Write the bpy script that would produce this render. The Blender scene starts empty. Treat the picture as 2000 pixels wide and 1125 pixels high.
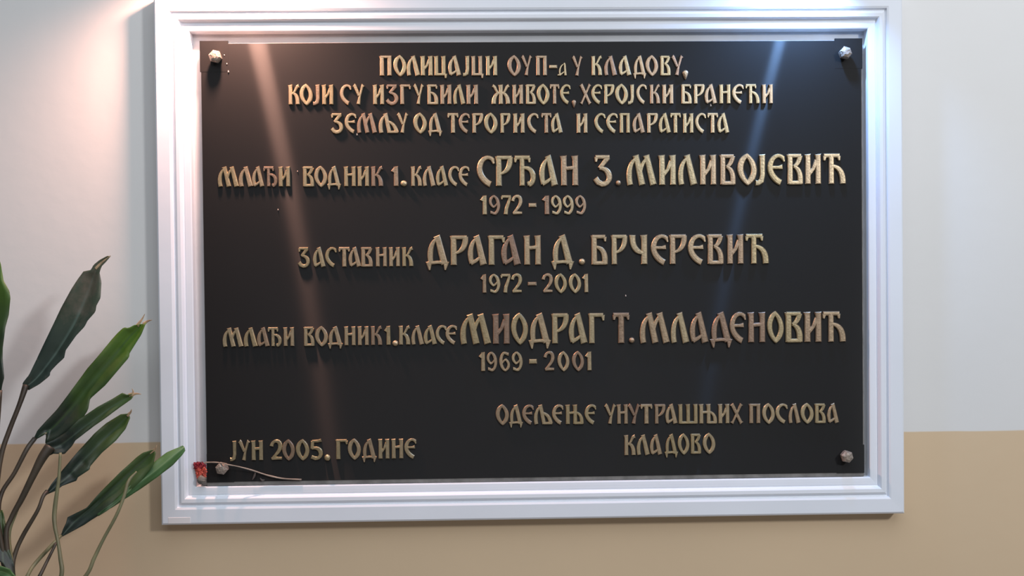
import bpy, bmesh, math, random
from mathutils import Vector, Matrix, Euler
random.seed(7)
S = bpy.context.scene
COL = S.collection

# ------------------------------------------------------------------ camera
FPX, W, H = 1732.0, 2000.0, 1125.0
D, CZ = 1.21, 1.50                      # camera distance from the wall, height above the floor
YAW, PITCH, ROLL = -0.0204, -0.0130, -0.0101
cam_d = bpy.data.cameras.new('camera'); cam = bpy.data.objects.new('camera', cam_d); COL.objects.link(cam)
cam_d.sensor_fit = 'HORIZONTAL'; cam_d.sensor_width = 36.0; cam_d.lens = 36.0*FPX/W
cam_d.clip_start = 0.02
CAMR = (Matrix.Rotation(YAW, 4, 'Z') @ Matrix.Rotation(math.pi/2+PITCH, 4, 'X') @ Matrix.Rotation(ROLL, 4, 'Z'))
cam.matrix_world = Matrix.Translation((0, -D, CZ)) @ CAMR
S.camera = cam

# ------------------------------------------------------------------ world, lights, exposure
def srgb(r, g, b):
    f = lambda c: (c/255/12.92) if c <= 10.3 else ((c/255+0.055)/1.055)**2.4
    return (f(r), f(g), f(b), 1.0)
world = bpy.data.worlds.new('world'); S.world = world; world.use_nodes = True
world.node_tree.nodes['Background'].inputs[0].default_value = (0.90, 0.94, 1.0, 1)
world.node_tree.nodes['Background'].inputs[1].default_value = 0.13

def at(px, py, z=0.0):
    """point on the plane that stands z in front of the wall, seen at this spot of the photograph"""
    d = CAMR.to_3x3() @ Vector(((px-W/2)/FPX, -(py-H/2)/FPX, -1.0))
    k = (D - z)/d.y
    return Vector((0, -D, CZ)) + d*k

def lamp(name, loc, energy, color, kind='POINT', size=0.02, target=None, spot=None):
    l = bpy.data.lights.new(name, kind); l.energy = energy; l.color = color
    o = bpy.data.objects.new(name, l); COL.objects.link(o); o.location = loc
    if kind == 'AREA': l.shape = 'DISK'; l.size = size
    else: l.shadow_soft_size = size
    if kind == 'SPOT': l.spot_size = spot; l.spot_blend = 0.8
    if target is not None:
        o.rotation_euler = (Vector(target)-Vector(loc)).to_track_quat('-Z', 'Y').to_euler()
    return o
warm = lamp('warm_picture_lamp', at(432, -112, 0.064), 16.0, (1.0, 0.53, 0.40), 'SPOT', size=0.014, target=at(490, 300, 0.0), spot=2.8)
cool = lamp('cool_picture_lamp', at(1598, -85, 0.065), 6.0, (0.26, 0.50, 1.0), 'SPOT', size=0.008, target=at(1495, 300, 0.0), spot=2.35)
ceil = lamp('ceiling_bounce_fill', (0.1, -1.5, 2.7), 26.0, (0.86, 0.92, 1.0), 'AREA', 2.2, target=(0.1, -1.2, 0))  # added soft fill standing in for light bounced off the ceiling, no real fixture
room = lamp('ceiling_lamp', (1.70, -2.0, 2.50), 28.0, (0.95, 0.97, 1.0), 'AREA', 0.28, target=(0.2, 0, 1.4))
S.view_settings.view_transform = 'Standard'; S.view_settings.look = 'None'
S.view_settings.exposure = 0.0; S.view_settings.gamma = 1.0; S.view_settings.use_curve_mapping = False

# ------------------------------------------------------------------ helpers
def mat(name, color, rough=0.5, metallic=0.0, noise=0.0, nscale=20.0, bump=0.0, bscale=200.0, spec=0.5):
    m = bpy.data.materials.new(name); m.use_nodes = True
    nt = m.node_tree; b = nt.nodes['Principled BSDF']
    b.inputs['Roughness'].default_value = rough; b.inputs['Metallic'].default_value = metallic
    b.inputs['Specular IOR Level'].default_value = spec
    tc = nt.nodes.new('ShaderNodeTexCoord')
    n = nt.nodes.new('ShaderNodeTexNoise'); n.inputs['Scale'].default_value = nscale; n.inputs['Detail'].default_value = 6
    nt.links.new(tc.outputs['Object'], n.inputs['Vector'])
    r = nt.nodes.new('ShaderNodeValToRGB')
    c = color
    r.color_ramp.elements[0].position = 0.3; r.color_ramp.elements[1].position = 0.7
    r.color_ramp.elements[0].color = (c[0]*(1-noise), c[1]*(1-noise), c[2]*(1-noise), 1)
    r.color_ramp.elements[1].color = (min(1, c[0]*(1+noise)), min(1, c[1]*(1+noise)), min(1, c[2]*(1+noise)), 1)
    nt.links.new(n.outputs['Fac'], r.inputs['Fac']); nt.links.new(r.outputs['Color'], b.inputs['Base Color'])
    if bump:
        n2 = nt.nodes.new('ShaderNodeTexNoise'); n2.inputs['Scale'].default_value = bscale; n2.inputs['Detail'].default_value = 4
        bp = nt.nodes.new('ShaderNodeBump'); bp.inputs['Strength'].default_value = bump; bp.inputs['Distance'].default_value = 0.001
        nt.links.new(tc.outputs['Object'], n2.inputs['Vector']); nt.links.new(n2.outputs['Fac'], bp.inputs['Height'])
        nt.links.new(bp.outputs['Normal'], b.inputs['Normal'])
    return m

def obj(name, bm_or_mesh, m=None, parent=None, loc=None, smooth=False):
    if isinstance(bm_or_mesh, bmesh.types.BMesh):
        bmesh.ops.recalc_face_normals(bm_or_mesh, faces=bm_or_mesh.faces)
        me = bpy.data.meshes.new(name); bm_or_mesh.to_mesh(me); bm_or_mesh.free()
    else: me = bm_or_mesh
    if m and not me.materials: me.materials.append(m)
    if smooth:
        for p in me.polygons: p.use_smooth = True
    o = bpy.data.objects.new(name, me); COL.objects.link(o)
    if parent:
        o.parent = parent
        o.matrix_parent_inverse = Matrix.Translation(-Vector(parent.location))
    if loc is not None: o.location = loc
    return o
def thing(name, label, cat, loc=(0, 0, 0)):
    o = bpy.data.objects.new(name, None); COL.objects.link(o); o.location = loc
    o.empty_display_size = 0.05
    o['label'] = label; o['category'] = cat
    return o
def tag(o, label, cat): o['label'] = label; o['category'] = cat; return o
def add_box(bm, x0, x1, y0, y1, z0, z1, bev=0.0):
    r = bmesh.ops.create_cube(bm, size=1.0)
    vs = r['verts']
    for v in vs:
        v.co = Vector(((x0+x1)/2+v.co.x*(x1-x0), (y0+y1)/2+v.co.y*(y1-y0), (z0+z1)/2+v.co.z*(z1-z0)))
    if bev:
        es = set(e for v in vs for e in v.link_edges)
        bmesh.ops.bevel(bm, geom=list(es), offset=bev, segments=2, affect='EDGES', profile=0.5)
def catmull(pts, n):
    pts = [Vector(p) for p in pts]; P = [pts[0]*2-pts[1]] + pts + [pts[-1]*2-pts[-2]]
    out = []
    for i in range(1, len(P)-2):
        for k in range(n):
            t = k/n; a, b, c, d = P[i-1], P[i], P[i+1], P[i+2]
            out.append(0.5*((2*b)+(c-a)*t+(2*a-5*b+4*c-d)*t*t+(3*b-a-3*c+d)*t**3))
    out.append(P[-2]); return out
def add_tube(bm, pts, radii, seg=8, n=5, flat=1.0):
    pts4 = catmull([(*p, r) for p, r in zip(pts, radii)], n)
    rings = []
    for i, p in enumerate(pts4):
        a = pts4[max(0, i-1)].to_3d(); b = pts4[min(len(pts4)-1, i+1)].to_3d()
        t = (b-a).normalized(); u = t.cross(Vector((0, 1, 0)))
        u = u.normalized() if u.length > 1e-4 else Vector((1, 0, 0)); v = t.cross(u)
        rings.append([bm.verts.new(p.to_3d()+(u*math.cos(2*math.pi*k/seg)+v*flat*math.sin(2*math.pi*k/seg))*max(p[3], 1e-4)) for k in range(seg)])
    for r0, r1 in zip(rings, rings[1:]):
        for k in range(seg): bm.faces.new((r0[k], r0[(k+1) % seg], r1[(k+1) % seg], r1[k]))
    bm.faces.new(rings[0]); bm.faces.new(rings[-1])
def add_lathe(bm, prof, c, seg=40):
    rings = [[bm.verts.new((c[0]+r*math.cos(2*math.pi*k/seg), c[1]+r*math.sin(2*math.pi*k/seg), c[2]+z)) for k in range(seg)] for r, z in prof]
    for r0, r1 in zip(rings, rings[1:]):
        for k in range(seg): bm.faces.new((r0[k], r0[(k+1) % seg], r1[(k+1) % seg], r1[k]))
    bm.faces.new(rings[0]); bm.faces.new(rings[-1])

# ------------------------------------------------------------------ structure
dado = (at(150, 861).z + at(1880, 847).z)/2
wm = bpy.data.materials.new('two_tone_wall_paint'); wm.use_nodes = True
nt = wm.node_tree; b = nt.nodes['Principled BSDF']; b.inputs['Roughness'].default_value = 0.55
tc = nt.nodes.new('ShaderNodeTexCoord'); sx = nt.nodes.new('ShaderNodeSeparateXYZ')
nt.links.new(tc.outputs['Object'], sx.inputs[0])
wob = nt.nodes.new('ShaderNodeTexNoise'); wob.inputs['Scale'].default_value = 14
nt.links.new(tc.outputs['Object'], wob.inputs['Vector'])
ma = nt.nodes.new('ShaderNodeMath'); ma.operation = 'MULTIPLY_ADD'; ma.inputs[1].default_value = 0.003
nt.links.new(wob.outputs['Fac'], ma.inputs[0]); nt.links.new(sx.outputs['Z'], ma.inputs[2])
mr = nt.nodes.new('ShaderNodeMapRange'); mr.inputs[1].default_value = dado+0.0007; mr.inputs[2].default_value = dado+0.0025
nt.links.new(ma.outputs[0], mr.inputs[0])
mix = nt.nodes.new('ShaderNodeMix'); mix.data_type = 'RGBA'
mix.inputs[6].default_value = (0.70, 0.530, 0.350, 1); mix.inputs[7].default_value = (0.76, 0.75, 0.735, 1)
nt.links.new(mr.outputs[0], mix.inputs[0])
n3 = nt.nodes.new('ShaderNodeTexNoise'); n3.inputs['Scale'].default_value = 3.2; n3.inputs['Detail'].default_value = 5
nt.links.new(tc.outputs['Object'], n3.inputs['Vector'])
mr2 = nt.nodes.new('ShaderNodeMapRange'); mr2.inputs[3].default_value = 0.94; mr2.inputs[4].default_value = 1.05
nt.links.new(n3.outputs['Fac'], mr2.inputs[0])
mul = nt.nodes.new('ShaderNodeMix'); mul.data_type = 'RGBA'; mul.blend_type = 'MULTIPLY'; mul.inputs[0].default_value = 1
nt.links.new(mix.outputs[2], mul.inputs[6]); nt.links.new(mr2.outputs[0], mul.inputs[7])
nt.links.new(mul.outputs[2], b.inputs['Base Color'])
n4 = nt.nodes.new('ShaderNodeTexNoise'); n4.inputs['Scale'].default_value = 45; n4.inputs['Detail'].default_value = 5
bp = nt.nodes.new('ShaderNodeBump'); bp.inputs['Strength'].default_value = 0.25; bp.inputs['Distance'].default_value = 0.001
nt.links.new(tc.outputs['Object'], n4.inputs['Vector']); nt.links.new(n4.outputs['Fac'], bp.inputs['Height']); nt.links.new(bp.outputs['Normal'], b.inputs['Normal'])
bm = bmesh.new(); add_box(bm, -2.2, 2.2, 0.0, 0.15, 0.0, 2.8)
o = obj('wall_back', bm, wm); o['kind'] = 'structure'
bm = bmesh.new(); add_box(bm, -2.2, 2.2, -3.0, 0.15, -0.1, 0.0)
o = obj('floor', bm, mat('terrazzo_floor', (0.34, 0.31, 0.27), 0.4, noise=0.15, nscale=90)); o['kind'] = 'structure'

# ------------------------------------------------------------------ frame
T = 0.024
xl, xr, zb = -0.4470, 0.5541, CZ-0.3274
zt = CZ+0.3301+0.0495
fm = mat('white_gloss_paint', (0.79, 0.82, 0.88), 0.62, noise=0.03, nscale=8, bump=0.12, bscale=60)
prof = [(0, 0), (0, .0195), (.0012, .0226), (.0035, .024), (.021, .0236), (.0235, .0225), (.0240, .0198), (.0258, .0192),
        (.0275, .0212), (.0300, .0224), (.0345, .0221), (.0362, .0205), (.0368, .0182), (.0385, .0166), (.0400, .0172),
        (.0440, .0170), (.0480, .0166), (.0492, .0160), (.0495, .0150), (.0495, 0)]
frame = thing('plaque_frame', 'white painted stepped moulding frame on the wall around the black memorial plaque', 'frame', ((xl+xr)/2, 0, zb))
cor = [(xl, zb, 1, 1), (xr, zb, -1, 1), (xr, zt, -1, -1), (xl, zt, 1, -1)]
for i in range(4):
    a, c = cor[i], cor[(i+1) % 4]
    bm = bmesh.new(); ring = []
    for (cx, cz, sx_, sz_) in (a, c):
        ring.append([bm.verts.new((cx+sx_*u*.91, -h, cz+sz_*u)) for u, h in prof])
    for k in range(len(prof)-1): bm.faces.new((ring[0][k], ring[0][k+1], ring[1][k+1], ring[1][k]))
    bm.faces.new((ring[0][-1], ring[0][0], ring[1][0], ring[1][-1]))
    bm.faces.new(ring[0]); bm.faces.new(ring[1])
    obj('moulding', bm, fm, frame)
bm = bmesh.new(); add_box(bm, xl+.040, xr-.040, -0.0032, -0.0002, zb+.045, zt-.045)
o = obj('back_panel', bm, mat('grey_white_back', (0.58, 0.585, 0.60), .6, noise=.06, nscale=12), frame)
# filler patch at the lower left corner
p0 = at(328, 1023, T); p1 = at(372, 1010, T)
bm = bmesh.new(); add_box(bm, p0.x, p1.x, -0.02415, -0.0230, p0.z, p1.z, 0.0005)
o = obj('filler_patch', bm, mat('filler', (0.86, 0.82, 0.83), 0.6), frame); o['label'] = 'pale pinkish patch of filler on the lower left corner'

# ------------------------------------------------------------------ plaque
ZP = 0.0150                                   # front of the plate
pxl, pxr, pzb, pzt = -0.3874, 0.5006, CZ-0.2718, CZ+0.3148
plaque = thing('memorial_plaque', 'black memorial plaque with raised brass lettering bolted inside the white frame', 'plaque', ((pxl+pxr)/2, 0, pzb))
# plate: black lacquered metal, finely brushed sideways
pm = bpy.data.materials.new('black_brushed_plate'); pm.use_nodes = True
nt = pm.node_tree; b = nt.nodes['Principled BSDF']
b.inputs['Base Color'].default_value = (0.020, 0.018, 0.019, 1)
b.inputs['Roughness'].default_value = 0.5; b.inputs['Specular IOR Level'].default_value = 0.06
tg = nt.nodes.new('ShaderNodeTangent'); tg.direction_type = 'UV_MAP'; tg.uv_map = 'UVMap'
outn = [q for q in nt.nodes if q.type == 'OUTPUT_MATERIAL'][0]; prev = b.outputs[0]
for (wgt, rgh, ani) in ((0.025, 0.88, 0.2), (0.018, 0.42, 0.87)):      # brushed sheen: a broad lobe and a narrow one
    gl = nt.nodes.new('ShaderNodeBsdfAnisotropic'); gl.inputs['Roughness'].default_value = rgh
    gl.inputs['Anisotropy'].default_value = ani; gl.inputs['Rotation'].default_value = 0.0
    nt.links.new(tg.outputs[0], gl.inputs['Tangent'])
    ms = nt.nodes.new('ShaderNodeMixShader'); ms.inputs[0].default_value = wgt
    nt.links.new(prev, ms.inputs[1]); nt.links.new(gl.outputs[0], ms.inputs[2]); prev = ms.outputs[0]
nt.links.new(prev, outn.inputs['Surface'])
tc = nt.nodes.new('ShaderNodeTexCoord')
n = nt.nodes.new('ShaderNodeTexNoise'); n.inputs['Scale'].default_value = 9; n.inputs['Detail'].default_value = 8
nt.links.new(tc.outputs['Object'], n.inputs['Vector'])
mr = nt.nodes.new('ShaderNodeMapRange'); mr.inputs[1].default_value = 0.3; mr.inputs[2].default_value = 0.7
mr.inputs[3].default_value = 0.58; mr.inputs[4].default_value = 0.64
nt.links.new(n.outputs['Fac'], mr.inputs[0]); nt.links.new(mr.outputs[0], b.inputs['Roughness'])
cr = nt.nodes.new('ShaderNodeValToRGB'); cr.color_ramp.elements[0].color = (0.0015, 0.0013, 0.0014, 1); cr.color_ramp.elements[1].color = (0.005, 0.0042, 0.0042, 1)
nt.links.new(n.outputs['Fac'], cr.inputs['Fac']); nt.links.new(cr.outputs['Color'], b.inputs['Base Color'])
bm = bmesh.new(); add_box(bm, pxl, pxr, -ZP, -0.0095, pzb, pzt, 0.0004)
uvl = bm.loops.layers.uv.new('UVMap')
for f in bm.faces:
    for l in f.loops: l[uvl].uv = (l.vert.co.x, l.vert.co.z)
plate = obj('plate', bm, pm, plaque)
# backing board, a little lower than the plate
bm = bmesh.new(); bz = zb+0.0498
add_box(bm, pxl-0.0010, pxr+0.0020, -0.0140, -0.0035, bz, pzt+0.0008, 0.0012)
add_box(bm, pxl-0.0100, pxl+0.004, -0.0138, -0.0035, bz, bz+0.014, 0.0035)
o = obj('backing_board', bm, mat('grey_stone', (0.21, 0.20, 0.19), 0.7, noise=0.25, nscale=60, bump=0.4, bscale=220), plaque); o['label'] = 'dull grey backing strip showing below the plate'
# four corner plates under the bolts
cpm = mat('black_lacquer', (0.018, 0.017, 0.019), 0.4, noise=0.15)
e = 0.0016; L = 0.036
for (x, z, sx_, sz_, dx, dz) in ((pxl, pzt, 1, -1, 1, 2.2), (pxr, pzt, -1, -1, 1, 1.8), (pxr, pzb, -1, 1, .9, .3), (pxl, pzb, 1, 1, .2, .3)):
    x0, x1 = sorted((x-sx_*e*dx, x+sx_*L)); z0, z1 = sorted((z-sz_*e*dz, z+sz_*L*1.05))
    bm = bmesh.new(); add_box(bm, x0, x1, -ZP-0.00015, -0.0134, z0, z1, 0.0001)
    uvl = bm.loops.layers.uv.new('UVMap')
    for f in bm.faces:
        for l in f.loops: l[uvl].uv = (l.vert.co.x, l.vert.co.z)
    obj('corner_plate', bm, pm, plaque)
# bolts: hammered hexagonal domes
bolt_m = mat('bolt_paint', (0.32, 0.265, 0.22), 0.5, metallic=0.3, noise=0.3, nscale=300, bump=0.8, bscale=500)
for i, (px, py) in enumerate(((420, 110), (1652, 103), (433, 915), (1655, 892))):
    c = at(px, py, ZP+0.008); rr = random.Random(i)
    bm = bmesh.new(); seg = 12
    prof_b = [(.0066, 0), (.0066, .004), (.0078, .0045), (.0080, .0085), (.0062, .0112), (.0032, .0124)]
    rings = []
    for r, h in prof_b:
        rings.append([])
        for k in range(seg):
            a = 2*math.pi*k/seg+.3; hexf = 1.0/max(math.cos(((a-.3+.5236) % 1.0472)-.5236), .8)*.93
            rings[-1].append(bm.verts.new((c.x+r*hexf*math.cos(a)*(1+rr.uniform(-.05, .05)), -ZP-h-rr.uniform(0, .0004)*(h > 0), c.z+r*hexf*math.sin(a)*(1+rr.uniform(-.05, .05)))))
    for r0, r1 in zip(rings, rings[1:]):
        for k in range(seg): bm.faces.new((r0[k], r0[(k+1) % seg], r1[(k+1) % seg], r1[k]))
    bm.faces.new(rings[0]); bm.faces.new(rings[-1])
    obj('bolt', bm, bolt_m, plaque)

# dried paint specks and drips
bm = bmesh.new()
for px, py, r in ((443, 124, .0007), (446, 139, .0009), (438, 107, .0006), (543, 409, .0007), (581, 334, .0006), (697, 262, .0011), (1222, 577, .0008), (1388, 205, .0012)):
    c = at(px, py, ZP); add_tube(bm, [(c.x, -ZP+.0002, c.z+r), (c.x+.0002, -ZP-.0004, c.z-r*1.6)], [r*.6, r], 6, 2)
o = obj('paint_specks', bm, mat('pale_speck', (.45, .38, .32), .6), plaque); o['kind'] = 'stuff'
# ---- lettering
def stroke(bm, pts, ws, h=1.0):
    n = len(pts)
    P = [Vector((p[0], p[1])) for p in pts]
    if not isinstance(ws, (list, tuple)): ws = [ws]*n
    if len(ws) != n:
        m = len(ws)-1; ww = []
        for i in range(n):
            t = i/(n-1)*m; k = min(int(t), m-1); ww.append(ws[k]+(ws[k+1]-ws[k])*(t-k))
        ws = ww
    ws = [w*1.27 for w in ws]
    rings = []
    for i in range(n):
        if i == 0: t = (P[1]-P[0]).normalized(); s = 1.0
        elif i == n-1: t = (P[-1]-P[-2]).normalized(); s = 1.0
        else:
            a = (P[i]-P[i-1]).normalized(); c = (P[i+1]-P[i]).normalized(); t = (a+c).normalized(); s = 1/max(t.dot(a), .6)
        nn = Vector((-t.y, t.x)); w = ws[i]*s
        ins = 0.10*ws[i]*(1 if i == 0 else -1 if i == n-1 else 0)
        r = []
        for f, z, q in ((-.5, 0, 0), (-.5, .62, 0), (-.36, .98, 1), (0, 1.02, 1), (.36, .98, 1), (.5, .62, 0), (.5, 0, 0)):
            p = P[i]+nn*(w*f)+t*(ins*q)
            r.append(bm.verts.new((p.x, -z*h, p.y)))
        rings.append(r)
    for r0, r1 in zip(rings, rings[1:]):
        for k in range(6): bm.faces.new((r0[k], r0[k+1], r1[k+1], r1[k]))
    bm.faces.new(rings[0]); bm.faces.new(rings[-1])
def qb(a, b_, c, n=7):
    return [((1-t)**2*a[0]+2*t*(1-t)*b_[0]+t*t*c[0], (1-t)**2*a[1]+2*t*(1-t)*b_[1]+t*t*c[1]) for t in [i/n for i in range(n+1)]]
def cb(a, b_, c, d, n=10):
    return [tuple((1-t)**3*a[k]+3*t*(1-t)**2*b_[k]+3*t*t*(1-t)*c[k]+t**3*d[k] for k in (0, 1)) for t in [i/n for i in range(n+1)]]
V, TH, MD = .175, .105, .14
def stem(x, y0=0.0, y1=1.0, w=V):   # upright with a slightly flared, notched head
    return [([(x, y0), (x, y0+.04), (x, y1-.16), (x-.008, y1-.08), (x-.014, y1)], [w*1.04, w*.98, w*.93, w*1.0, w*1.16])]
def bar(x0, x1, y, w=TH): return [([(x0, y), (x1, y)], w)]
def tick(x, y, dx, dy, w=.09): return [([(x, y), (x+dx, y+dy)], [w*1.2, w*.55])]
LEFTLEG = lambda x=0.0: [(cb((.36+x, .90), (.12+x, .78), (.04+x, .40), (.13+x, 0)), [.07, .12, .16, .16])]
oval = lambda w=.62, y0=0.0, y1=1.0, t=.15: [
    (cb((w/2+.03, y1-.015), (-.02, y1-(y1-y0)*.22), (-.02, y0+(y1-y0)*.35), (w/2+.03, y0+.035), 12), [.09, t*1.1, t*1.15, t, .10]),
    (cb((w/2-.03, y1-.015), (w+.02, y1-(y1-y0)*.32), (w+.02, y0+(y1-y0)*.26), (w/2-.03, y0+.035), 12), [.10, t, t*1.1, t*1.1, .12])]
CC = [(cb((.60, .86), (.42, 1.06), (.12, .92), (.08, .60), 9)[:-1]+cb((.08, .60), (.07, .38), (.24, .16), (.50, .05), 9), [.12, .10, .12, .16, .17, .17, .17, .16])]
BOWL = lambda x: [(cb((x, .60), (x+.26, .54), (x+.34, .34), (x+.32, .0)), [.07, .12, .17, .18])]
G = {
 'П': stem(.10)+stem(.50)+bar(.02, .59, .945),
 'О': oval(), '0': oval(.62),
 'Л': LEFTLEG()+[([(.33, 1), (.36, .9), (.58, 0)], [.18, .16, .20])],
 'И': stem(.10)+stem(.50)+[([(.14, .34), (.30, .50), (.44, .80)], [.13, .10, .13])],
 'Ц': stem(.10)+stem(.50)+bar(.04, .60, .06)+[([(.60, .10), (.60, -.14)], [.15, .07])],
 'А': [(cb((.33, .92), (.10, .74), (.03, .42), (.14, .05)), [.06, .13, .17, .13]), ([(.10, .05), (.30, .15), (.47, .27)], [.11, .10, .07]),
       ([(.31, 1), (.36, .88), (.57, 0)], [.18, .16, .20])],
 'Д': [(cb((.37, .92), (.17, .76), (.10, .42), (.17, .06)), [.06, .12, .15, .13]), ([(.36, 1), (.41, .88), (.62, .02)], [.18, .16, .18]),
       ([(.05, .07), (.40, .10), (.72, .07)], [.10, .09, .10]), ([(.10, .12), (.12, -.17)], [.17, .04]), ([(.67, .12), (.64, -.17)], [.17, .04])],
 'Ј': [([(.28, 1), (.29, .9), (.29, .3), (.25, .12), (.13, .045), (.02, .05)], [.19, .16, .15, .15, .13, .15])],
 'У': [([(.03, .99), (.10, .93), (.33, .44)], [.16, .15, .11]), ([(.60, .99), (.53, .90), (.38, .42), (.29, .0)], [.16, .11, .10, .17])],
 'К': stem(.10)+[(cb((.18, .52), (.34, .60), (.40, .80), (.50, .93)), [.06, .10, .12]), ([(.44, .90), (.60, .95)], [.10, .15]),
       (cb((.19, .58), (.44, .56), (.52, .30), (.51, .0)), [.08, .15, .18, .19])],
 'В': stem(.10)+bar(.02, .54, .945)+[(cb((.50, .96), (.46, .78), (.40, .66), (.24, .58)), [.16, .14, .09]),
       (cb((.24, .60), (.50, .50), (.52, .26), (.50, .0)), [.08, .15, .17, .17])]+bar(.04, .56, .05),
 'Т': bar(.0, .58, .945, .115)+stem(.29, 0, .96)+tick(.05, .93, -.02, -.15, .10)+tick(.53, .93, .02, -.15, .10),
 'Е': CC+[([(.12, .56), (.40, .56), (.56, .58)], [.09, .09, .13])]+tick(.57, .90, .05, -.15, .09),
 'С': CC+tick(.57, .90, .06, -.16, .11),
 'Х': [([(.04, 1), (.10, .92), (.50, .08), (.56, 0)], [.17, .14, .13, .18]), ([(.56, 1), (.50, .92), (.10, .08), (.04, 0)], [.15, .10, .09, .15])],
 'Р': stem(.10)+bar(.02, .60, .945)+[(cb((.53, .97), (.54, .70), (.48, .50), (.16, .40)), [.17, .17, .13, .06])],
 'Б': stem(.10)+bar(.02, .54, .945)+tick(.52, .94, .01, -.16, .10)+[(cb((.18, .60), (.46, .54), (.54, .34), (.51, .0)), [.08, .14, .18, .18])]+bar(.04, .58, .05),
 'Н': stem(.10)+stem(.52)+[([(.12, .57), (.50, .60)], TH)],
 'Ћ': bar(.0, .60, .945, .11)+tick(.04, .93, -.02, -.15, .10)+tick(.56, .93, .02, -.15, .10)+stem(.29, 0, .96, .16)+[(cb((.34, .60), (.56, .56), (.73, .42), (.72, .0)), [.08, .13, .17, .17])],
 'Ђ': bar(.0, .60, .945, .11)+tick(.04, .93, -.02, -.15, .10)+tick(.56, .93, .02, -.15, .10)+stem(.29, 0, .96, .16)+[(cb((.34, .60), (.76, .66), (.84, .10), (.54, .03), 12), [.08, .13, .17, .15, .12]), ([(.58, .03), (.50, .14)], [.13, .07])],
 'Ж': stem(.47)+[(cb((.40, .52), (.26, .60), (.22, .76), (.14, .90)), [.09, .10, .12]), ([(.18, .88), (.04, .95)], [.10, .14]),
       (cb((.54, .52), (.68, .60), (.72, .76), (.80, .90)), [.09, .10, .12]), ([(.76, .88), (.90, .95)], [.10, .14]),
       (cb((.42, .58), (.20, .56), (.10, .30), (.10, .0)), [.08, .14, .17, .18]), (cb((.52, .58), (.74, .56), (.84, .30), (.84, .0)), [.08, .14, .17, .18])],
 'М': LEFTLEG()+[([(.33, 1), (.36, .9), (.56, 0)], [.18, .16, .18]), (cb((.50, .38), (.52, .60), (.58, .76), (.72, .88)), [.08, .11, .08]),
       ([(.71, 1), (.74, .9), (.96, 0)], [.18, .16, .19])],
 'Љ': LEFTLEG()+[([(.33, 1), (.36, .9), (.54, 0)], [.18, .16, .16]), (cb((.44, .60), (.66, .54), (.84, .36), (.90, .02)), [.08, .12, .15, .16])]+bar(.50, .97, .05),
 'Њ': stem(.10)+stem(.50)+[([(.12, .57), (.50, .60)], TH), (cb((.54, .60), (.76, .56), (.88, .34), (.86, .0)), [.08, .12, .16, .16])]+bar(.45, .92, .05),
 'Г': stem(.12)+bar(.03, .58, .945)+tick(.56, .94, .02, -.18, .11),
 'Ш': stem(.09, w=.15)+stem(.46, w=.15)+stem(.83, w=.15)+bar(.04, .89, .05),
 'Ч': stem(.50)+[(cb((.09, 1), (.06, .62), (.20, .42), (.48, .38)), [.17, .16, .15, .09])],
 'З': bar(.06, .58, .945)+tick(.09, .95, -.01, -.17, .10)+[([(.52, .94), (.36, .75), (.20, .56)], [.15, .13, .11]),
       (cb((.20, .57), (.62, .60), (.70, .04), (.30, .04), 12)+[(.16, .10), (.05, .24)], [.08, .13, .17, .16, .13, .14, .16])],
 '1': [([(.20, 0), (.20, .9), (.19, 1)], [.19, .17, .19]), ([(.18, .95), (.02, .72)], [.11, .15])],
 '2': [(cb((.06, .70), (.10, 1.04), (.52, 1.08), (.50, .68))[:-1]+cb((.50, .68), (.48, .42), (.22, .24), (.10, .05)), [.15, .11, .15, .17, .14, .11, .11]), ([(.06, .06), (.30, .09), (.58, .08)], [.10, .13, .10])],
 '5': [([(.12, .93), (.40, .94), (.56, .98)], [.10, .11, .12]), ([(.13, .95), (.11, .55)], .13), (cb((.08, .56), (.62, .74), (.66, .02), (.26, .05), 12)+[(.06, .14)], [.09, .15, .17, .15, .13, .15])],
 '7': bar(.06, .58, .945, .12)+tick(.08, .95, -.01, -.15, .10)+[([(.54, .94), (.44, .62), (.32, .3), (.28, 0)], [.12, .14, .16, .18])],
 '9': [(cb((.30, .985), (-.02, .80), (.02, .56), (.28, .38)), [.09, .15, .14, .10]), (cb((.24, .40), (.34, .40), (.44, .50), (.50, .60)), [.09, .09, .07]),
       (cb((.28, .985), (.66, .80), (.66, .20), (.36, .04), 12), [.09, .16, .17, .15, .12]), (cb((.40, .05), (.28, .02), (.20, .12), (.06, .12)), [.10, .12, .13])],
 '6': [(cb((.30, .015), (.62, .20), (.58, .44), (.32, .62)), [.09, .15, .14, .10]), (cb((.36, .60), (.26, .60), (.16, .50), (.10, .40)), [.09, .09, .07]),
       (cb((.32, .015), (-.06, .20), (-.06, .80), (.24, .96), 12), [.09, .16, .17, .15, .12]), (cb((.20, .95), (.32, .98), (.40, .88), (.54, .88)), [.10, .12, .13])],
 'а': [(cb((.50, .90), (.22, .74), (.14, .42), (.20, .10)), [.06, .10, .12, .10]), ([(.0, .04), (.22, .06), (.56, .30)], [.08, .12, .07]), ([(.54, 1), (.60, .88), (.66, 0)], [.13, .12, .17])],
 '-': [([(0, .5), (1, .5)], .84)],
}
def disk(bm, comma=False):
    seg = 14; rings = []
    for r, h in ((.5, 0), (.5, .55), (.36, .95), (.16, 1.12)):
        rr = []
        for k in range(seg):
            a = 2*math.pi*k/seg; x, z = r*math.cos(a), r*math.sin(a)
            if comma and z < 0: x *= max(0.12, 1+z*1.1); z *= 2.1
            rr.append(bm.verts.new((.5+x, -h, .5+z)))
        rings.append(rr)
    for r0, r1 in zip(rings, rings[1:]):
        for k in range(seg): bm.faces.new((r0[k], r0[(k+1) % seg], r1[(k+1) % seg], r1[k]))
    bm.faces.new(rings[0]); bm.faces.new(rings[-1])
brass = bpy.data.materials.new('aged_brass'); brass.use_nodes = True
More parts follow.
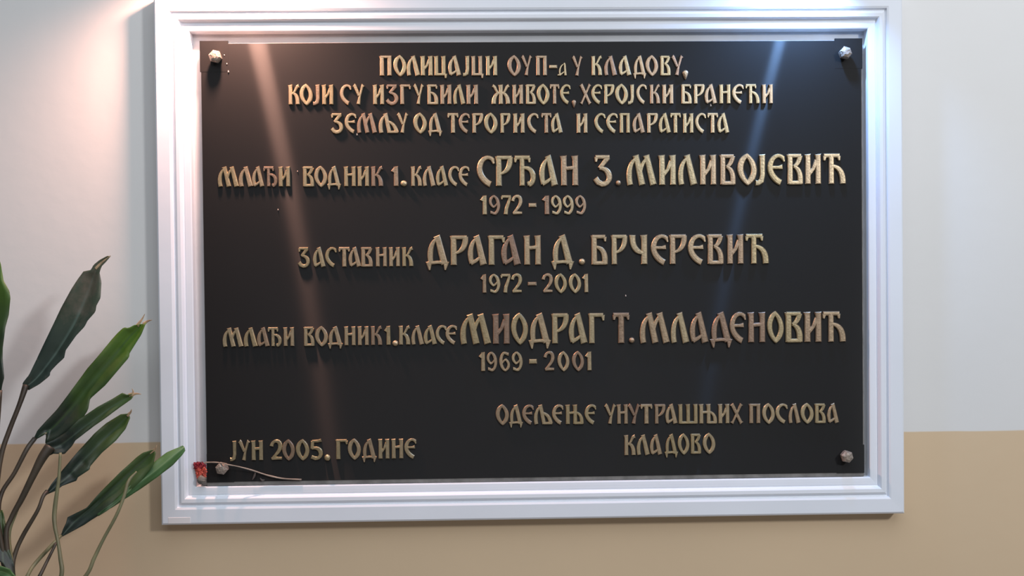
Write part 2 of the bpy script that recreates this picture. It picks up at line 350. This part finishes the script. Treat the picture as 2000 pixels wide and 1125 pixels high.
nt = brass.node_tree; b = nt.nodes['Principled BSDF']
oi = nt.nodes.new('ShaderNodeObjectInfo'); cr = nt.nodes.new('ShaderNodeValToRGB')
el = cr.color_ramp.elements; el[0].color = (0.42, 0.285, 0.205, 1); el[1].color = (0.54, 0.425, 0.245, 1)
k = el.new(.35); k.color = (0.60, 0.455, 0.29, 1); k = el.new(.7); k.color = (0.58, 0.47, 0.29, 1)
nt.links.new(oi.outputs['Random'], cr.inputs['Fac'])
tc = nt.nodes.new('ShaderNodeTexCoord'); n = nt.nodes.new('ShaderNodeTexNoise'); n.inputs['Scale'].default_value = 5; n.inputs['Detail'].default_value = 8
nt.links.new(tc.outputs['Object'], n.inputs['Vector'])
mr = nt.nodes.new('ShaderNodeMapRange'); mr.inputs[1].default_value = .3; mr.inputs[2].default_value = .65; mr.inputs[3].default_value = .72; mr.inputs[4].default_value = 1.08
nt.links.new(n.outputs['Fac'], mr.inputs[0])
mul = nt.nodes.new('ShaderNodeMix'); mul.data_type = 'RGBA'; mul.blend_type = 'MULTIPLY'; mul.inputs[0].default_value = 1
nt.links.new(cr.outputs['Color'], mul.inputs[6]); nt.links.new(mr.outputs[0], mul.inputs[7]); nt.links.new(mul.outputs[2], b.inputs['Base Color'])
b.inputs['Metallic'].default_value = 0.8; b.inputs['Roughness'].default_value = 0.45
bp = nt.nodes.new('ShaderNodeBump'); bp.inputs['Strength'].default_value = .06; bp.inputs['Distance'].default_value = .01
n5 = nt.nodes.new('ShaderNodeTexNoise'); n5.inputs['Scale'].default_value = 14; nt.links.new(tc.outputs['Object'], n5.inputs['Vector'])
nt.links.new(n5.outputs['Fac'], bp.inputs['Height']); nt.links.new(bp.outputs['Normal'], b.inputs['Normal'])
MESH = {}
def glyph(ch):
    if ch not in MESH:
        bm = bmesh.new()
        if ch == '.': disk(bm)
        elif ch == ',': disk(bm, True)
        else:
            for pts, ws in G[ch]: stroke(bm, pts, ws)
        x0 = min(v.co.x for v in bm.verts); x1 = max(v.co.x for v in bm.verts)
        bmesh.ops.recalc_face_normals(bm, faces=bm.faces)
        me = bpy.data.meshes.new('glyph'); 
        for v in bm.verts: v.co.x -= x0
        bm.to_mesh(me); bm.free(); me.materials.append(brass)
        MESH[ch] = (me, x1-x0)
    return MESH[ch]
NAMES = {'.': 'full_stop', ',': 'comma', '-': 'hyphen'}
def put(ch, x0, x1, yt, yb, relief):
    me, w = glyph(ch)
    z = ZP+0.002
    a = at(x0, (yt+yb)/2, z); c = at(x1, (yt+yb)/2, z); t = at((x0+x1)/2, yt, z); bb = at((x0+x1)/2, yb, z)
    nm = NAMES.get(ch, 'digit' if ch.isdigit() else 'letter')
    o = bpy.data.objects.new(nm, me); COL.objects.link(o); o.parent = plaque
    o.location = Vector((a.x, -ZP, bb.z))-Vector(plaque.location)
    sc_z = t.z-bb.z
    if ch == ',': o.location.z += sc_z*.35; sc_z *= .66
    o.scale = ((c.x-a.x)/w, relief, sc_z)
def row(text, ext, tl, bl, tr, br, relief=0.0024):
    X0, X1 = ext[0][0], ext[-1][1]
    chars = [c for c in text if c != ' ']
    assert len(chars) == len(ext), (text, len(chars), len(ext))
    for ch, e_ in zip(chars, ext):
        f = ((e_[0]+e_[1])/2-X0)/(X1-X0)
        yt, yb = tl+(tr-tl)*f, bl+(br-bl)*f
        if len(e_) == 4: yt, yb = e_[2], e_[3]
        elif ch in 'О0': yt -= .5; yb += 1.2
        put(ch, e_[0], e_[1], yt, yb, relief*(1.5 if ch in '.,' else 1))
row('ПОЛИЦАЈЦИ ОУП-а У КЛАДОВУ,', [(740.6,765),(768,794),(794,820.5),(820.6,845.4),(847,873.6),(875,900.6),(903.6,917),(920,945),(948,971.4),
  (991,1017.6),(1017.6,1040),(1046,1068.4),(1072.4,1088.6,127,133),(1088.7,1107,123,147.5),(1116.8,1138.6,110,148),(1154.7,1176),(1180,1205.3),(1208.3,1233),
  (1236,1262.8),(1260.5,1285.8),(1288.8,1310),(1310.7,1335.3),(1333,1344.5,137,155)], 109, 147.5, 109, 147)
row('КОЈИ СУ ИЗГУБИЛИ ЖИВОТЕ,ХЕРОЈСКИ БРАНЕЋИ', [(562.3,585.3),(584.8,610.6),(610.6,624.4),(627.8,651),(663.8,686.4),(689,712.3),(727.5,750.3),(752.5,778),
  (780.6,803),(807,828.4),(833.6,856),(859,882),(885,909),(910,934),(960,996.4),(1000,1022),(1026,1047),(1048,1073.6),(1073.6,1093),(1093.8,1114.5),
  (1116.8,1125.5,195,210),(1131.7,1156),(1154.7,1176),(1179,1200.3),(1201,1227),(1226,1238.7),(1242.8,1263.3),(1268.6,1289.3),(1292.7,1315.7),(1330,1351.4),
  (1354.4,1376.7),(1376,1401),(1404.3,1427.3),(1430,1452.6),(1455.6,1484),(1488,1510)], 165.5, 204, 164.5, 202)
row('ЗЕМЉУ ОД ТЕРОРИСТА И СЕПАРАТИСТА', [(644.7,670),(673,696.2),(697,736),(739.3,778.5),(774.8,797.9),(807,833.6),(835.6,864),(873.6,896),(896,917.6),
  (921.6,944),(945,972),(976.6,997.4),(1001.6,1025),(1029.6,1052),(1057,1077.6),(1076,1099),(1125.3,1147.8),(1161,1182.8),(1184.2,1206.5),(1209.5,1230.6),
  (1235.2,1259.9),(1262.8,1285.4),(1286.3,1310.7),(1308.8,1330.2),(1333,1354.8),(1357.8,1379),(1381.3,1403),(1400.8,1425)], 221.5, 259.5, 221, 259.5)
row('МЛАЂИ ВОДНИК 1.КЛАСЕ', [(425,466),(466,493.7),(492,515.3),(514,541.3),(543,566.5),(590.2,613.3),(613.3,638.8),(638.3,666),(670.8,694.7),(697.3,720.7),
  (724,748),(763.6,778),(782.3,794.8,352.4,364),(802,824),(825.5,850.7),(851.2,875.4),(875.4,897),(895.7,917)], 326, 364.5, 324.8, 363)
row('СРЂАН З.МИЛИВОЈЕВИЋ', [(931.4,966.6),(967,1001.7),(1003.6,1046.4),(1053,1089.7),(1093.9,1129.6),(1158.5,1195.5),(1203,1212.6,352,362.6),(1223.4,1282.5),
  (1285.6,1320.6),(1324,1362),(1365.6,1399.4),(1405,1437),(1440,1478.6),(1475,1495),(1499,1533),(1536.4,1568.6),(1571,1604),(1607,1652)], 305, 363.5, 300.5, 359, .0030)
row('1972-1999', [(937.7,951),(954.8,977),(978,999.2),(998.3,1020.7),(1032.7,1047.7,397,404),(1058.7,1073),(1075.8,1097.7),(1099.2,1121),(1123.3,1145.2)], 382, 419, 382, 418.5)
row('ЗАСТАВНИК', [(580.8,604.7),(610.7,635.4),(634.9,657.5),(660.9,683.5),(680.4,705),(704.3,727.7),(732.9,755.5),(758.9,781),(784.4,807)], 483.5, 521.5, 483, 520)
row('ДРАГАН Д.БРЧЕРЕВИЋ', [(831.2,877.2),(878.5,914.4),(913,950.5),(952.6,987),(978.6,1017),(1022.3,1056.6),(1076,1121.4),(1130.8,1142.8,505,517),(1153.8,1187),
  (1193,1225.6),(1229.7,1264.7),(1271,1305.6),(1306.5,1341.7),(1343.3,1378.5),(1380.4,1413.5),(1418.8,1452.6),(1455,1501.6)], 461, 518, 457.5, 515, .0030)
row('1972-2001', [(938.3,950),(954.7,977.3),(977.3,998),(997.6,1020),(1031,1048,551,557.3),(1058,1080.2),(1082.3,1107.6),(1110.6,1135.4),(1137,1149.2)], 536, 572, 535, 571)
row('МЛАЂИ ВОДНИК1.КЛАСЕ', [(434.4,474.7),(475.7,502.8),(501.6,526),(522.7,549.6),(552.7,574.3),(592.3,613.9),(614.9,640.3),(639.6,669.6),(671.5,694.3),(697.7,720),
  (723.6,746),(750,762.5),(766.3,777.6,665,676),(778.3,801),(803.3,828),(827.3,853.2),(850.8,872.4),(870,892.8)], 641, 677.5, 635.5, 672)
row('МИОДРАГ Т.МЛАДЕНОВИЋ', [(898.6,958.9),(961,995.5),(997.8,1031.4),(1031.6,1076.3),(1076.7,1110.9),(1110.3,1147.3),(1148.9,1181.7),(1196.4,1230.2),(1228.7,1239.5,659,670),
  (1249.5,1308),(1310,1346.3),(1347,1384),(1386,1430.8),(1425,1457),(1460,1495),(1498,1531),(1532.5,1568),(1569.5,1605),(1605.8,1652)], 614, 672, 609, 667.5, .0030)
row('1969-2001', [(935,947.5),(950.3,971.2),(975,996.3),(999.3,1021),(1033.5,1048.7,702,710),(1061.5,1083.3),(1088.6,1112.4),(1117,1141),(1142.6,1155.5)], 688, 725, 687, 723.5)
row('ОДЕЉЕЊЕ УНУТРАШЊИХ ПОСЛОВА', [(968,994),(993.8,1021.7),(1019.8,1042.6),(1042.6,1079.7),(1078.3,1100.5),(1104,1140),(1142,1164.6),(1180.4,1204),(1204.5,1226.5),
  (1225.6,1251.6),(1250.7,1274.8),(1278.2,1300),(1299.3,1323.5),(1324.5,1363),(1365,1400.7),(1402.4,1425),(1426,1452.2),(1462.7,1485.4),(1488.5,1513.7),
  (1515,1538.7),(1540.4,1564),(1563.5,1589.7),(1591,1613.3),(1615.6,1639)], 791.5, 829, 788.5, 826)
row('КЛАДОВО', [(1218.7,1241.7),(1243.6,1269.3),(1269.3,1293.4),(1297.9,1324.7),(1323.7,1346.8),(1348.3,1369.7),(1372.4,1397.6)], 850.5, 889.5, 847, 885)
row('ЈУН 2005.ГОДИНЕ', [(448.8,461.3),(465,488.3),(490,513.3),(526.3,551.3),(550.5,575.5),(577.5,603.8),(606,630),(633.3,645,888,900),(655,679.5),(678.8,704.5),
  (706.3,735.8),(738,760.5),(763.8,787.5),(789.5,813.3)], 861.5, 899.5, 857, 895)

# ------------------------------------------------------------------ withered carnation tucked behind the plate edge
fc = at(392, 922, 0.015)
flower = thing('withered_carnation', 'withered red carnation tucked behind the lower left corner of the black plaque', 'flower', fc)
def petals(name, m, box, count, seed, lab):
    rr = random.Random(seed); bm = bmesh.new()
    for i in range(count):
        px, py = rr.uniform(box[0], box[2]), rr.uniform(box[1], box[3])
        c = at(px, py, rr.uniform(.0165, .0215)); ln, w = rr.uniform(.003, .0065), rr.uniform(.0006, .0016)
        a = rr.uniform(0, 2*math.pi) if rr.random() < .5 else rr.uniform(-2.2, -.9)
        R = Matrix.Rotation(-a, 3, 'Y') @ Matrix.Rotation(rr.uniform(-.8, .8), 3, 'X')
        rows_ = []
        for j in range(4):
            t = j/3; ww = w*(.4+.6*math.sin(math.pi*(.2+.75*t)))
            rows_.append([bm.verts.new(c+R @ Vector((ln*(t-.5), -.001*math.sin(3*t+k)-rr.uniform(0, .0006), ww*k))) for k in (-1, 0, 1)])
        for r0, r1 in zip(rows_, rows_[1:]):
            for k in (0, 1): bm.faces.new((r0[k], r0[k+1], r1[k+1], r1[k]))
    o = obj(name, bm, m, flower); o['kind'] = 'stuff'; o['label'] = lab; return o
petals('petals', mat('crimson_petal', (0.30, 0.018, 0.030), .6, noise=.3, nscale=300), (380, 905, 401, 914), 110, 3, 'dark crimson dried upper petals')
petals('petals', mat('salmon_petal', (0.62, 0.10, 0.065), .6, noise=.3, nscale=300), (384, 914, 401, 933), 210, 4, 'salmon red lower petals')
bm = bmesh.new()
add_tube(bm, [at(*p, 0.021) for p in ((398, 930), (394, 938), (397, 944))], [.0045, .0062, .003], 10, 3)
obj('calyx', bm, mat('dry_calyx', (0.17, 0.15, 0.13), .7, noise=.3, nscale=200), flower, smooth=True)
sm = mat('dry_stalk', (0.30, 0.24, 0.19), .5, noise=.35, nscale=90)
bm = bmesh.new()
SP = [(399, 905, .0205), (404, 903.2, .0205), (425, 903.4, .0215), (440.6, 906.7, .031), (464, 911, .027), (490, 917.7, .0215), (513.4, 925.5, .018), (529, 930, .0175), (555, 935, .0175), (589, 936.6, .0175)]
add_tube(bm, [at(*p) for p in SP], [.0009, .0009, .0009, .0009, .0008, .0010, .0009, .0012, .0010, .0010], 8, 4)
obj('stem', bm, sm, flower, smooth=True)
for pts in ([(499, 921, .0195), (497, 929, .0185), (493, 937, .018)], [(508, 934, .0175), (512, 938, .018), (517, 937, .0175)]):
    bm = bmesh.new(); add_tube(bm, [at(*p) for p in pts], [.0006, .0013, .0004], 6, 4, flat=.4)
    obj('dry_leaf', bm, mat('dry_leaf', (0.11, 0.085, 0.075), .7), flower)

# ------------------------------------------------------------------ plant
def leafmat(name, a, c, rib, brown=0.0):
    m = bpy.data.materials.new(name); m.use_nodes = True
    nt = m.node_tree; b = nt.nodes['Principled BSDF']; b.inputs['Roughness'].default_value = .42
    uv = nt.nodes.new('ShaderNodeUVMap'); uv.uv_map = 'UVMap'
    s = nt.nodes.new('ShaderNodeSeparateXYZ'); nt.links.new(uv.outputs[0], s.inputs[0])
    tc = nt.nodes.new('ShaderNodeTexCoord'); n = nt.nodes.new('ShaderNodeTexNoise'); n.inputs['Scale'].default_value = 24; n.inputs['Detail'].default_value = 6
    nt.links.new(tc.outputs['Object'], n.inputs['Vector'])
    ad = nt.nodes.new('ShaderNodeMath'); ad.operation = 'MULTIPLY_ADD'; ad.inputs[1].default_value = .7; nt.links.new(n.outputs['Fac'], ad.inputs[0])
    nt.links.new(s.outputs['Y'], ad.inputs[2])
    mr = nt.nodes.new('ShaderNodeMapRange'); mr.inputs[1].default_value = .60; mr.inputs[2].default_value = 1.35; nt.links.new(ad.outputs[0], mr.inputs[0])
    mx = nt.nodes.new('ShaderNodeMix'); mx.data_type = 'RGBA'; mx.inputs[6].default_value = (*a, 1); mx.inputs[7].default_value = (*c, 1)  # dark base to bright tip: light on the tips put into the leaf colour
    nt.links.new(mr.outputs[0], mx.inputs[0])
    # pale midrib
    d = nt.nodes.new('ShaderNodeMath'); d.operation = 'SUBTRACT'; d.inputs[1].default_value = .5; nt.links.new(s.outputs['X'], d.inputs[0])
    ab = nt.nodes.new('ShaderNodeMath'); ab.operation = 'ABSOLUTE'; nt.links.new(d.outputs[0], ab.inputs[0])
    m2 = nt.nodes.new('ShaderNodeMapRange'); m2.inputs[1].default_value = .015; m2.inputs[2].default_value = .07; m2.inputs[3].default_value = .6; m2.inputs[4].default_value = 0
    nt.links.new(ab.outputs[0], m2.inputs[0])
    mx2 = nt.nodes.new('ShaderNodeMix'); mx2.data_type = 'RGBA'; mx2.inputs[7].default_value = (*rib, 1)
    nt.links.new(m2.outputs[0], mx2.inputs[0]); nt.links.new(mx.outputs[2], mx2.inputs[6])
    # brown blotches
    n2 = nt.nodes.new('ShaderNodeTexNoise'); n2.inputs['Scale'].default_value = 16; n2.inputs['Detail'].default_value = 5; n2.inputs['Roughness'].default_value = .7
    mp = nt.nodes.new('ShaderNodeMapping'); mp.inputs['Location'].default_value = (3.1, 1.7, .4)
    nt.links.new(tc.outputs['Object'], mp.inputs['Vector']); nt.links.new(mp.outputs[0], n2.inputs['Vector'])
    m3 = nt.nodes.new('ShaderNodeMapRange'); m3.inputs[1].default_value = .50; m3.inputs[2].default_value = .68; m3.inputs[4].default_value = brown
    nt.links.new(n2.outputs['Fac'], m3.inputs[0])
    mx3 = nt.nodes.new('ShaderNodeMix'); mx3.data_type = 'RGBA'; mx3.inputs[7].default_value = (.17, .13, .10, 1)
    nt.links.new(m3.outputs[0], mx3.inputs[0]); nt.links.new(mx2.outputs[2], mx3.inputs[6]); nt.links.new(mx3.outputs[2], b.inputs['Base Color'])
    # fine parallel veins
    wv = nt.nodes.new('ShaderNodeTexWave'); wv.inputs['Scale'].default_value = 14; wv.inputs['Distortion'].default_value = 2
    nt.links.new(uv.outputs[0], wv.inputs['Vector'])
    bp = nt.nodes.new('ShaderNodeBump'); bp.inputs['Strength'].default_value = .15; bp.inputs['Distance'].default_value = .001
    nt.links.new(wv.outputs['Fac'], bp.inputs['Height']); nt.links.new(bp.outputs['Normal'], b.inputs['Normal'])
    return m
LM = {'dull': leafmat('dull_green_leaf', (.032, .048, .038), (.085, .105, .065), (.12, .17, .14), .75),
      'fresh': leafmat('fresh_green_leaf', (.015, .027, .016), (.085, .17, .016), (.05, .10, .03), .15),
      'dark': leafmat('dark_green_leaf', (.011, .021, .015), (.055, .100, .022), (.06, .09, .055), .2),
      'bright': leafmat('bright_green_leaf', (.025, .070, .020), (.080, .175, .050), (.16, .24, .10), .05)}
dry = mat('dry_tip', (.40, .27, .16), .8, noise=.4, nscale=150)
stm = mat('brown_green_stem', (.042, .032, .020), .5, noise=.4, nscale=30)
olive = mat('olive_stem', (.15, .145, .075), .5, noise=.3, nscale=40)
PB = at(30, 1200, .17)                                     # where the stems rise from the soil
plant = thing('potted_plant', 'green potted plant with long pointed leaves in front of the wall, left of the frame', 'plant', (PB.x, PB.y, 0.93))
def resample(pl, n):
    pl = [Vector(p) for p in pl]; ds = [0]
    for a, c in zip(pl, pl[1:]): ds.append(ds[-1]+(c-a).length)
    out = []
    for i in range(n+1):
        s = ds[-1]*i/n
        for k in range(len(ds)-1):
            if s <= ds[k+1]+1e-9: out.append(pl[k].lerp(pl[k+1], (s-ds[k])/max(1e-9, ds[k+1]-ds[k]))); break
    return out
def leaf(left, mid, right, z0, z1, m, fold=.006, n=64, tips=()):
    """outline of the two edges and the midrib, in photo pixels, hung z0 (base) to z1 (tip) in front of the wall"""
    Lp, Mp, Rp = resample(left, n), resample([p.to_2d() for p in catmull([(*q, 0) for q in mid], 6)], n), resample(right, n)
    bm = bmesh.new(); uvl = bm.loops.layers.uv.new('UVMap'); g = []; uvs = {}
    for i in range(n+1):
        t = i/n; z = z0+(z1-z0)*t
        r = []
        for j in range(7):
            s = abs(j-3)/3; E = (Lp if j < 3 else Rp)[i]; p = Mp[i].lerp(E, s)
            w = (E-Mp[i]).length/40
            zz = z - fold*(1-s)**1.5*min(1, w*1.6) + .0012*math.sin(t*21+j)*s
            v = bm.verts.new(at(p.x, p.y, zz)); uvs[v] = (j/6, t); r.append(v)
        g.append(r)
    for i in range(n):
        for j in range(6): bm.faces.new((g[i][j], g[i][j+1], g[i+1][j+1], g[i+1][j]))
    for f in bm.faces:
        for l in f.loops: l[uvl].uv = uvs[l.vert]
    o = obj('leaf', bm, m, plant, smooth=True)
    md = o.modifiers.new('thickness', 'SOLIDIFY'); md.thickness = .0007; md.offset = 0
    for tp in tips:
        bm = bmesh.new(); k = len(tp)
        add_tube(bm, [at(x, y, z1) for x, y in tp], [.0022-.0019*i/(k-1) for i in range(k)], 6, 3, flat=.35)
        c = obj('dry_tip', bm, dry); c.parent = o; c.matrix_parent_inverse = o.matrix_parent_inverse.copy()
        c.matrix_parent_inverse = Matrix.Identity(4)
    return o
def stalk(pts, widths, z0, z1, m):
    k = len(pts); bm = bmesh.new()
    add_tube(bm, [at(x, y, z0+(z1-z0)*i/(k-1)) for i, (x, y) in enumerate(pts)], [w*.00033 for w in widths], 8, 6)
    return obj('stem', bm, m, plant, smooth=True)
# far-left leaf, cut by the frame of the picture
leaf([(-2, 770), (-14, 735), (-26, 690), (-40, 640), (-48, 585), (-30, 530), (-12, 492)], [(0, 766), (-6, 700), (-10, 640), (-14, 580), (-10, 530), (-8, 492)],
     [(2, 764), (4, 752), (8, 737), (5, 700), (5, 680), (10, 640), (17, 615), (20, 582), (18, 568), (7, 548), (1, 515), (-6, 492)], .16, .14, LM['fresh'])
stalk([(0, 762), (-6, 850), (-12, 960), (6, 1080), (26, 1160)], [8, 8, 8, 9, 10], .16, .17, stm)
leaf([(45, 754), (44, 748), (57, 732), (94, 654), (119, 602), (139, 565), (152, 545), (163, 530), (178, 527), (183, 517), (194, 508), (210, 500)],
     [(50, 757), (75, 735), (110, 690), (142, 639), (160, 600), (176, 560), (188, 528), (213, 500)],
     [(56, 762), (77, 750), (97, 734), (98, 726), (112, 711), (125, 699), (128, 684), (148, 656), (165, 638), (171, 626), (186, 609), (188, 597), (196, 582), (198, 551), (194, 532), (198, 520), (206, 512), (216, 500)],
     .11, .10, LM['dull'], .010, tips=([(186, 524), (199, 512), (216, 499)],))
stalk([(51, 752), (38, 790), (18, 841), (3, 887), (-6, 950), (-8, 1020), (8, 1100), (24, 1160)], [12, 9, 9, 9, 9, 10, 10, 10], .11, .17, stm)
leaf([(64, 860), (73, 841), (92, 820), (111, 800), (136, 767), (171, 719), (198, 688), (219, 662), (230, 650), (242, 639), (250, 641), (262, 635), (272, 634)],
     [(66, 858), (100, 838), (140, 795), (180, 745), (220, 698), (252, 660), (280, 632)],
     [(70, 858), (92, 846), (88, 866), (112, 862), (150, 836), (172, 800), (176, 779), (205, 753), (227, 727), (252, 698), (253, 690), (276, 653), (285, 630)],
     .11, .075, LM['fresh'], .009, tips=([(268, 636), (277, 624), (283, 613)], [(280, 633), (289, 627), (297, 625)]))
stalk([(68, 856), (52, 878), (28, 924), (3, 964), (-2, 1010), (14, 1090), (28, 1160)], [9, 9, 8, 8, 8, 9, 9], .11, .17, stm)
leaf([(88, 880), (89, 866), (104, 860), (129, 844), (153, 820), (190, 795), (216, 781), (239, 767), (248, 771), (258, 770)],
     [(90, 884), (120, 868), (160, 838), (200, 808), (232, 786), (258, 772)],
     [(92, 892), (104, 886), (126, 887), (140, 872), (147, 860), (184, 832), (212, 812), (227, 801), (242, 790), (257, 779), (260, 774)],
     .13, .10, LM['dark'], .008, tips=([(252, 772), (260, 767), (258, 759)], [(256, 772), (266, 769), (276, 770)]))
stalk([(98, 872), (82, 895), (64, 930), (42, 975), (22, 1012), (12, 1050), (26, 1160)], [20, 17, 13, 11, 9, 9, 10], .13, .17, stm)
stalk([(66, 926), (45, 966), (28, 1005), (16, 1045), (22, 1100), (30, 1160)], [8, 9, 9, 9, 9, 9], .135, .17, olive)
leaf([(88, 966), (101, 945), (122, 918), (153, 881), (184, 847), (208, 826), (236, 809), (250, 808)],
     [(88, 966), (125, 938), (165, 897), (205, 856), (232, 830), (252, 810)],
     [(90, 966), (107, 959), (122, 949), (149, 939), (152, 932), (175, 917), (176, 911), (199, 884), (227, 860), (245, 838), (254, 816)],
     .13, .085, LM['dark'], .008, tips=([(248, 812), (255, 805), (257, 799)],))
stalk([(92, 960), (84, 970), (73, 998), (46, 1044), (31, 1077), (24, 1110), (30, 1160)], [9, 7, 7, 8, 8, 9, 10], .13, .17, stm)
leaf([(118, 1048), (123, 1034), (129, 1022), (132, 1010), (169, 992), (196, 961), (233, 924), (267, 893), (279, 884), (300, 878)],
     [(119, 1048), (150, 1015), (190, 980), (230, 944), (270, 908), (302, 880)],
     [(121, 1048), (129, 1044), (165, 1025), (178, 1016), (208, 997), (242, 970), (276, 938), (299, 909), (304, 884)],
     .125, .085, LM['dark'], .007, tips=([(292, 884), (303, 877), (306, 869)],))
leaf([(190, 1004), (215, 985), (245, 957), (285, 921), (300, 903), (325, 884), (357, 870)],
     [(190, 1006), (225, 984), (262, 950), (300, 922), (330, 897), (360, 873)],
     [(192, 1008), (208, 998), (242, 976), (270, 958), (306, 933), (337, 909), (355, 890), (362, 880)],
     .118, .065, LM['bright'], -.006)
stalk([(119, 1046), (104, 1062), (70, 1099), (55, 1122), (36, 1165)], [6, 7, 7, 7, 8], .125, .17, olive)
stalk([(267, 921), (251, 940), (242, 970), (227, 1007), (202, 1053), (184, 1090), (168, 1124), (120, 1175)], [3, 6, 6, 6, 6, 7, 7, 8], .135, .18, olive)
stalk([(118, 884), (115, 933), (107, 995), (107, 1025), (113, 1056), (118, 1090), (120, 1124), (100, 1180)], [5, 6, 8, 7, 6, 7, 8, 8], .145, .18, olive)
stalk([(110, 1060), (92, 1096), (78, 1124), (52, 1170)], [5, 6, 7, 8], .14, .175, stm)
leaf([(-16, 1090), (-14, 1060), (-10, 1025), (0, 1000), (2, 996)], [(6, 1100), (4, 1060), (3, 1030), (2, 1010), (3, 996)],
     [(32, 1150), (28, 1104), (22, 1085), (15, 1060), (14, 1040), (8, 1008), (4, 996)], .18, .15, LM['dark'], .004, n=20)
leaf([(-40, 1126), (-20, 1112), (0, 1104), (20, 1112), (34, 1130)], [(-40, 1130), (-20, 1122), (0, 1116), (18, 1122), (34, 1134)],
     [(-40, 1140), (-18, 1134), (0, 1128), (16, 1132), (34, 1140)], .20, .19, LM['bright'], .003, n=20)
# the pot and the stand it stands on, below the picture
top = 0.985
bm = bmesh.new(); pc = (PB.x, -0.20, 0.70)
add_lathe(bm, [(.085, 0), (.090, .005), (.122, .245), (.130, .250), (.130, .275), (.118, .275), (.112, .250), (.001, .250)], pc)
o = obj('pot', bm, mat('terracotta', (.36, .16, .09), .8, noise=.2, nscale=30), plant, smooth=True)
bm = bmesh.new(); add_lathe(bm, [(.111, .240), (.111, .252), (.06, .258), (.001, .260)], pc)
obj('soil', bm, mat('soil', (.035, .024, .016), .95, noise=.5, nscale=120, bump=1, bscale=200), plant)
plant.location = (pc[0], pc[1], 0.70)
for ch in plant.children: ch.matrix_parent_inverse = Matrix.Translation(-Vector(plant.location))
wood = mat('dark_wood', (.16, .085, .045), .5, noise=.35, nscale=14)
stand = thing('plant_stand', 'round dark wooden plant stand carrying the potted plant below the frame', 'plant stand', (pc[0], pc[1], 0))
bm = bmesh.new(); add_lathe(bm, [(.150, .672), (.158, .678), (.158, .694), (.152, .700), (.001, .700)], (pc[0], pc[1], 0)); obj('top', bm, wood, stand)
for k in range(4):
    a = math.pi/4+k*math.pi/2; bm = bmesh.new()
    add_tube(bm, [(pc[0]+.145*math.cos(a), pc[1]+.145*math.sin(a), 0), (pc[0]+.12*math.cos(a), pc[1]+.12*math.sin(a), .35), (pc[0]+.10*math.cos(a), pc[1]+.10*math.sin(a), .675)], [.011, .014, .017], 10, 4)
    obj('leg', bm, wood, stand, smooth=True)
